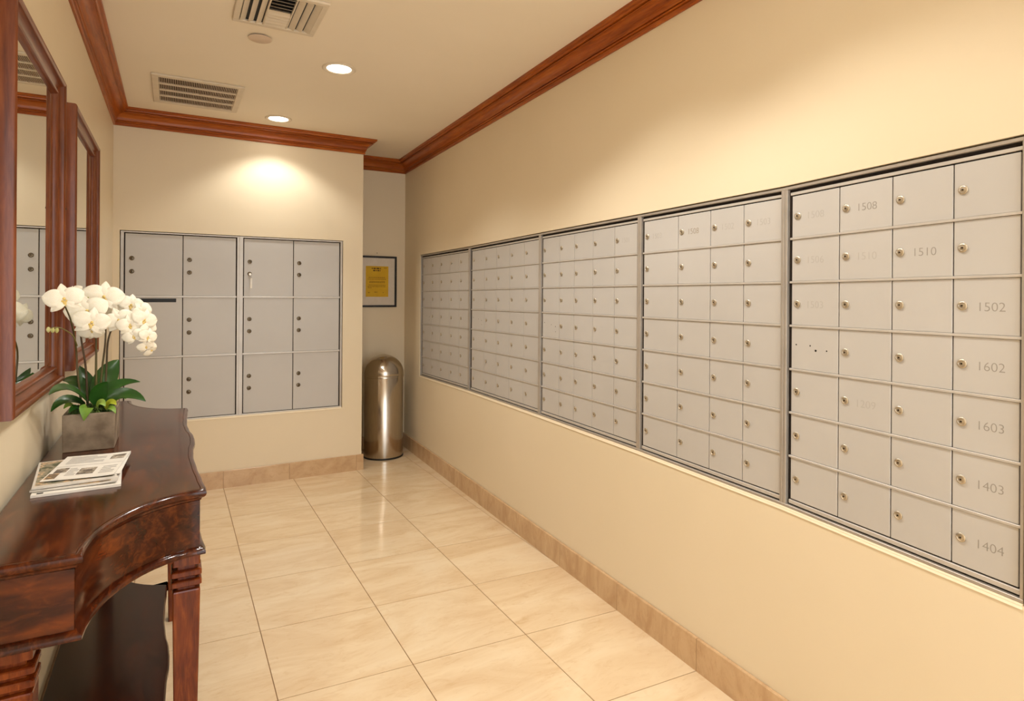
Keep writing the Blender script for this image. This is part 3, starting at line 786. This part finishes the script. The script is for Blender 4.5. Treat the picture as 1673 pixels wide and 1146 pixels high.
def petal_mesh(kind):
    if kind in petal_cache: return petal_cache[kind]
    n, m = 9, 6; rows = []
    wmax = {'sepal': .30, 'petal': .50}[kind]
    for i in range(n+1):
        t = i/n
        w_ = wmax*(math.sin(PI*min(1, t*.90+.10))**.62) if kind == 'petal' else wmax*(math.sin(PI*min(1, t*.86+.14))**.8)
        if i == n: w_ = .03
        row = []
        for j in range(m+1):
            s = -1+2*j/m
            row.append(Vector((s*w_, t, .06+.16*math.sin(t*PI*.9)-.20*t*t - .10*s*s*w_*(1 if kind == 'petal' else .6) + .02*math.sin(5*s+4*t))))
        rows.append(row)
    vs = [p for r in rows for p in r]; fs = []
    for i in range(n):
        for j in range(m):
            a = i*(m+1)+j; fs.append((a, a+1, a+m+2, a+m+1))
    nb = len(vs); vs += [p-Vector((0, 0, .022)) for p in vs]
    fs += [tuple(reversed([q+nb for q in f])) for f in fs[:]]
    rim = [j for j in range(m+1)] + [i*(m+1)+m for i in range(1, n+1)] + [n*(m+1)+j for j in range(m-1, -1, -1)] + [i*(m+1) for i in range(n-1, 0, -1)]
    for a, b in zip(rim, rim[1:]+rim[:1]): fs.append((b, a, a+nb, b+nb))
    me = mesh('petal', vs, fs); me.materials.append(M['petal']); me.polygons.foreach_set('use_smooth', [True]*len(me.polygons))
    petal_cache[kind] = me
    return me
mb = MB()
mb.lathe([(.03, .02), (.075, .05), (.085, .11), (.05, .17), (0, .19)], (0, .05, 0), 10)
mb.lathe([(.02, -.02), (.07, .03), (.05, .10), (0, .13)], (.09, -.08, .05), 8)
mb.lathe([(.02, -.02), (.07, .03), (.05, .10), (0, .13)], (-.09, -.08, .05), 8)
mb.rings([[Vector((w_*math.cos(k*PI/4), -.08-t*.30, .10+.10*t-.16*t*t+.03*math.sin(k*PI/4))) for k in range(8)] for t, w_ in ((0, .05), (.3, .09), (.7, .08), (1, .02))])
LIP = mesh('lip', mb.v, mb.f); LIP.materials.append(M['lip']); LIP.polygons.foreach_set('use_smooth', [True]*len(LIP.polygons))
def flower(u, v, y, rpx, az, el, spin):
    """az turns the face to the viewer's right, el lifts it, spin rolls it"""
    c = W(u, v, y); R_ = rpx * (y/math.cos(YAW)*.86) / FOC
    to = (Vector((0, 0, CAM_H))-c); th = math.atan2(to.x, -to.y)
    rot = Matrix.Rotation(th+math.radians(az), 3, 'Z') @ Matrix.Rotation(PI/2 - math.radians(el), 3, 'X') @ Matrix.Rotation(math.radians(spin), 3, 'Z')
    f = empty('flower', c); f.rotation_euler = rot.to_euler(); setpar(f, orchid)
    for kind, ang, sc in (('sepal', 0, .95), ('sepal', 128, .92), ('sepal', -128, .92), ('petal', 72, 1.05), ('petal', -72, 1.05)):
        o = bpy.data.objects.new('petal' if kind == 'petal' else 'sepal', petal_mesh(kind)); COL.objects.link(o)
        o.parent = f; o.rotation_euler = (0, 0, math.radians(ang)); o.scale = (R_*sc,)*3
        o.location = (0, 0, .0 if kind == 'sepal' else .0012)
    o = bpy.data.objects.new('lip', LIP); COL.objects.link(o); o.parent = f; o.scale = (R_*1.05,)*3
FLW = [(105, 490, 1.98, 23.5, -2, 5, 10), (121, 482, 2.16, 15, -50, 10, 30), (169, 487, 2.29, 25, 5, 8, -8), (167, 509, 2.32, 19, 0, -15, 20), (143, 510, 2.23, 26, -4, 4, 15),
       (149, 528, 2.21, 23, 8, -4, -10), (150, 541, 2.24, 16, 10, -35, 180), (129, 512, 2.28, 18, -40, 0, 40), (193, 524, 2.27, 20, 16, -4, 18), (213, 500, 2.36, 19, 20, 14, -16),
       (212, 532, 2.26, 17, 12, 0, 10), (232, 511, 2.31, 17, 35, 12, 30), (235, 524, 2.27, 18, 25, 0, -18), (218, 550, 2.26, 14, 0, -8, 25), (243, 538, 2.28, 14, 45, 4, 10),
       (241, 551, 2.26, 14, 32, -6, -15), (238, 566, 2.27, 12, 25, -20, 20), (246, 572, 2.29, 11, 40, -25, 60), (201, 507, 2.38, 15, -10, 15, 40)]
for q in FLW: flower(*q)
MB().lathe([(0, -.009), (.0045, -.004), (.0055, .002), (.003, .007), (0, .009)], W(145, 487, 2.28), 10).build('bud', M['bud'], orchid, 80)

# ------------------------------------------------------------------ papers on the table
def page_stack(name, cx, cy, rz, wx, wy, z0, th, mat, label, cat, curl=0.0, prints=()):
    root = empty(name, (cx, cy, z0), rz); tag(root, label, cat, 'mail and magazines on the table')
    nx, ny = 10, 6; R3 = Matrix.Rotation(rz, 3, 'Z')
    def H(u, v): return curl*(max(0, u-.6)/.4)**2 + curl*.5*(max(0, .3-v)/.3)**2
    def Pt(u, v, z): return Vector((cx, cy, z0)) + R3 @ Vector(((u-.5)*wx, (v-.5)*wy, z))
    lo = [[Pt(i/nx, j/ny, H(i/nx, j/ny)) for i in range(nx+1)] for j in range(ny+1)]
    hi = [[Pt(i/nx, j/ny, H(i/nx, j/ny)+th) for i in range(nx+1)] for j in range(ny+1)]
    mb = MB(); n1 = nx+1; vs = [p for r in lo for p in r] + [p for r in hi for p in r]; fs = []; off = n1*(ny+1)
    for j in range(ny):
        for i in range(nx):
            a = j*n1+i; fs += [(a, a+n1, a+n1+1, a+1), (off+a, off+a+1, off+a+n1+1, off+a+n1)]
    rim = list(range(n1)) + [j*n1+nx for j in range(1, ny+1)] + [ny*n1+i for i in range(nx-1, -1, -1)] + [j*n1 for j in range(ny-1, 0, -1)]
    for a, b in zip(rim, rim[1:]+rim[:1]): fs.append((a, b, b+off, a+off))
    body = mb.add(vs, fs).build('pages', mat, root)
    for pn, u0, u1, v0, v1, pm in prints:
        k = 5; vs = []; fs = []
        for i in range(k+1):
            u = u0+(u1-u0)*i/k
            for v in (v0, v1): vs.append(Pt(u, v, H(u, v)+th+.00025))
        fs = [(2*i, 2*i+2, 2*i+3, 2*i+1) for i in range(k)]
        obj(pn, mesh(pn, vs, fs), M[pm], root)
    return root
def textlines(u0, u1, v0, v1, n):
    out = []; h = (v1-v0)/n
    for k in range(n):
        e = u1 if k % 3 != 2 else u0+(u1-u0)*.7
        out.append(('text_line', u0, e, v0+h*k+h*.3, v0+h*k+h*.72, 'print'))
    return out
zz = TZ + .0004
page_stack('magazine', -.206, 1.895, .05, .176, .262, zz, .006, M['paper'], 'white magazine at the bottom of the paper pile on the table', 'magazine', 0, [('dark_mark', .06, .13, .02, .06, 'black')])
page_stack('magazine', -.204, 1.908, -.02, .172, .255, zz+.0064, .004, M['paper2'], 'grey magazine second from the bottom of the paper pile', 'magazine', .003, [('picture', .55, .92, .01, .12, 'photo_tan')])
page_stack('magazine', -.218, 1.918, .10, .168, .262, zz+.0136, .004, M['paper2'], 'magazine with a green and tan cover picture, showing left of the folded newsletter', 'magazine', 0, [('picture', .03, .97, .06, .97, 'photo_green')])
page_stack('leaflet', -.184, 1.938, -.05, .146, .222, zz+.0178, .0015, M['paper'], 'thin white leaflet just under the folded newsletter', 'leaflet', 0)
pr = [('picture', .02, .17, .04, .26, 'photo_tan'), ('picture', .06, .24, .27, .46, 'photo_grey'), ('picture', .42, .66, .14, .40, 'photo_grey'), ('picture', .74, .96, .70, .90, 'photo_grey'),
      ('fold_line', .01, .99, .525, .535, 'print')] + textlines(.10, .66, .62, .94, 6) + textlines(.74, .95, .10, .42, 5) + textlines(.26, .40, .12, .44, 6)
page_stack('newsletter', -.192, 1.930, -.10, .150, .240, zz+.0196, .0022, M['paper'], 'folded white newsletter on top of the paper pile', 'newsletter', .002, pr)

# ------------------------------------------------------------------ trash can in the niche
tc = Vector((1.502, 4.848, 0)); TR = .163
can = empty('trash_can', tc); tag(can, 'tall stainless steel trash can with a domed lid in the corner', 'trash can')
MB().lathe([(TR-.004, 0), (TR+.001, .002), (TR+.001, .012), (TR-.003, .014)], tc, 48).build('base_ring', M['black'], can, 50)
MB().lathe([(TR-.003, .012), (TR-.0025, .016), (TR-.0025, .652), (TR-.004, .654)], tc, 64).build('body', M['steel'], can, 50)
MB().lathe([(TR-.005, .650), (TR+.0015, .652), (TR+.0015, .664), (TR-.002, .667)], tc, 64).build('seam_band', M['steel'], can, 50)
dome = [(TR-.001, .665)] + [(TR*math.cos(t), .672+TR*.96*math.sin(t)) for t in [k*PI/2/16 for k in range(0, 15)]] + [(.022, .672+TR*.962), (0, .672+TR*.964)]
MB().lathe(dome, tc, 64).build('dome_lid', M['steel'], can, 60)
# push flap: a curved patch standing just proud of the dome
rs_o, rs_i = [], []
for i in range(9):
    el = math.radians(12+i*5.2); ro, ri = [], []
    for j in range(11):
        az = math.radians(-112+j*6.4)+.25
        for lst, rr in ((ro, TR+.0022), (ri, TR-.001)):
            lst.append(tc+Vector((rr*math.cos(el)*math.cos(az), rr*math.cos(el)*math.sin(az), .672+rr*.96*math.sin(el))))
    rs_o.append(ro); rs_i.append(ri)
mb = MB(); mb.rings([o+list(reversed(i)) for o, i in zip(rs_o, rs_i)])
mb.build('push_flap', M['steel'], can, 40)

# ------------------------------------------------------------------ framed notice in the niche
nx0, nx1, nz0, nz1 = 1.335, 1.683, 1.210, 1.646
NP = lambda x, z, o: Vector((x, YN-o, z))
nf = empty('framed_notice', NP((nx0+nx1)/2, nz0, 0)); tag(nf, 'black framed yellow notice hanging above the trash can', 'framed notice')
S = lambda a, b, z0, z1, o0, o1: slab(NP, a, b, z0, z1, z0, z1, o0, o1)
fw = .016
for a, b, c, d in ((nx0, nx1, nz0, nz0+fw), (nx0, nx1, nz1-fw, nz1), (nx0, nx0+fw, nz0+fw, nz1-fw), (nx1-fw, nx1, nz0+fw, nz1-fw)):
    S(a, b, c, d, .001, .020).build('frame_rail', M['frame_black'], nf, bevel=.0015)
S(nx0+fw, nx1-fw, nz0+fw, nz1-fw, .002, .007).build('mat_board', M['mat'], nf)
px0, px1, pz0, pz1 = 1.415, 1.612, 1.298, 1.560
sheet = S(px0, px1, pz0, pz1, .0068, .0078).build('notice_sheet', M['yellow'], nf)
def words(x0, x1, zc, h, mat, wl=.012):
    mb = MB(); x = x0
    while x < x1-.003:
        w_ = min(x1-x, random.uniform(.4, 1.4)*wl)
        mb.add([NP(x, zc-h/2, .0081), NP(x+w_, zc-h/2, .0081), NP(x+w_, zc+h/2, .0081), NP(x, zc+h/2, .0081)], [(0, 1, 2, 3)])
        x += w_ + .25*wl
    mb.build('text_line', M[mat], sheet)
words(1.466, 1.545, 1.540, .011, 'ink', .02); words(1.478, 1.542, 1.522, .011, 'ink', .02); words(1.572, 1.598, 1.545, .005, 'ink2')
for z, a, b in ((1.462, 1.438, 1.588), (1.448, 1.432, 1.590), (1.428, 1.448, 1.580), (1.420, 1.446, 1.582), (1.398, 1.440, 1.588), (1.385, 1.432, 1.586), (1.374, 1.434, 1.470)):
    words(a, b, z, .0055, 'ink2')
words(1.436, 1.452, 1.334, .007, 'ink2'); words(1.490, 1.518, 1.338, .006, 'ink2'); words(1.562, 1.574, 1.334, .005, 'ink2')
nl = MB().lathe([(.003, 0), (.003, .005), (0, .006)], (1.513, YN-.0002, 1.672), 10, '-Y').build('nail', M['dark'])
tag(nl, 'small dark nail in the wall just above the framed notice', 'nail')
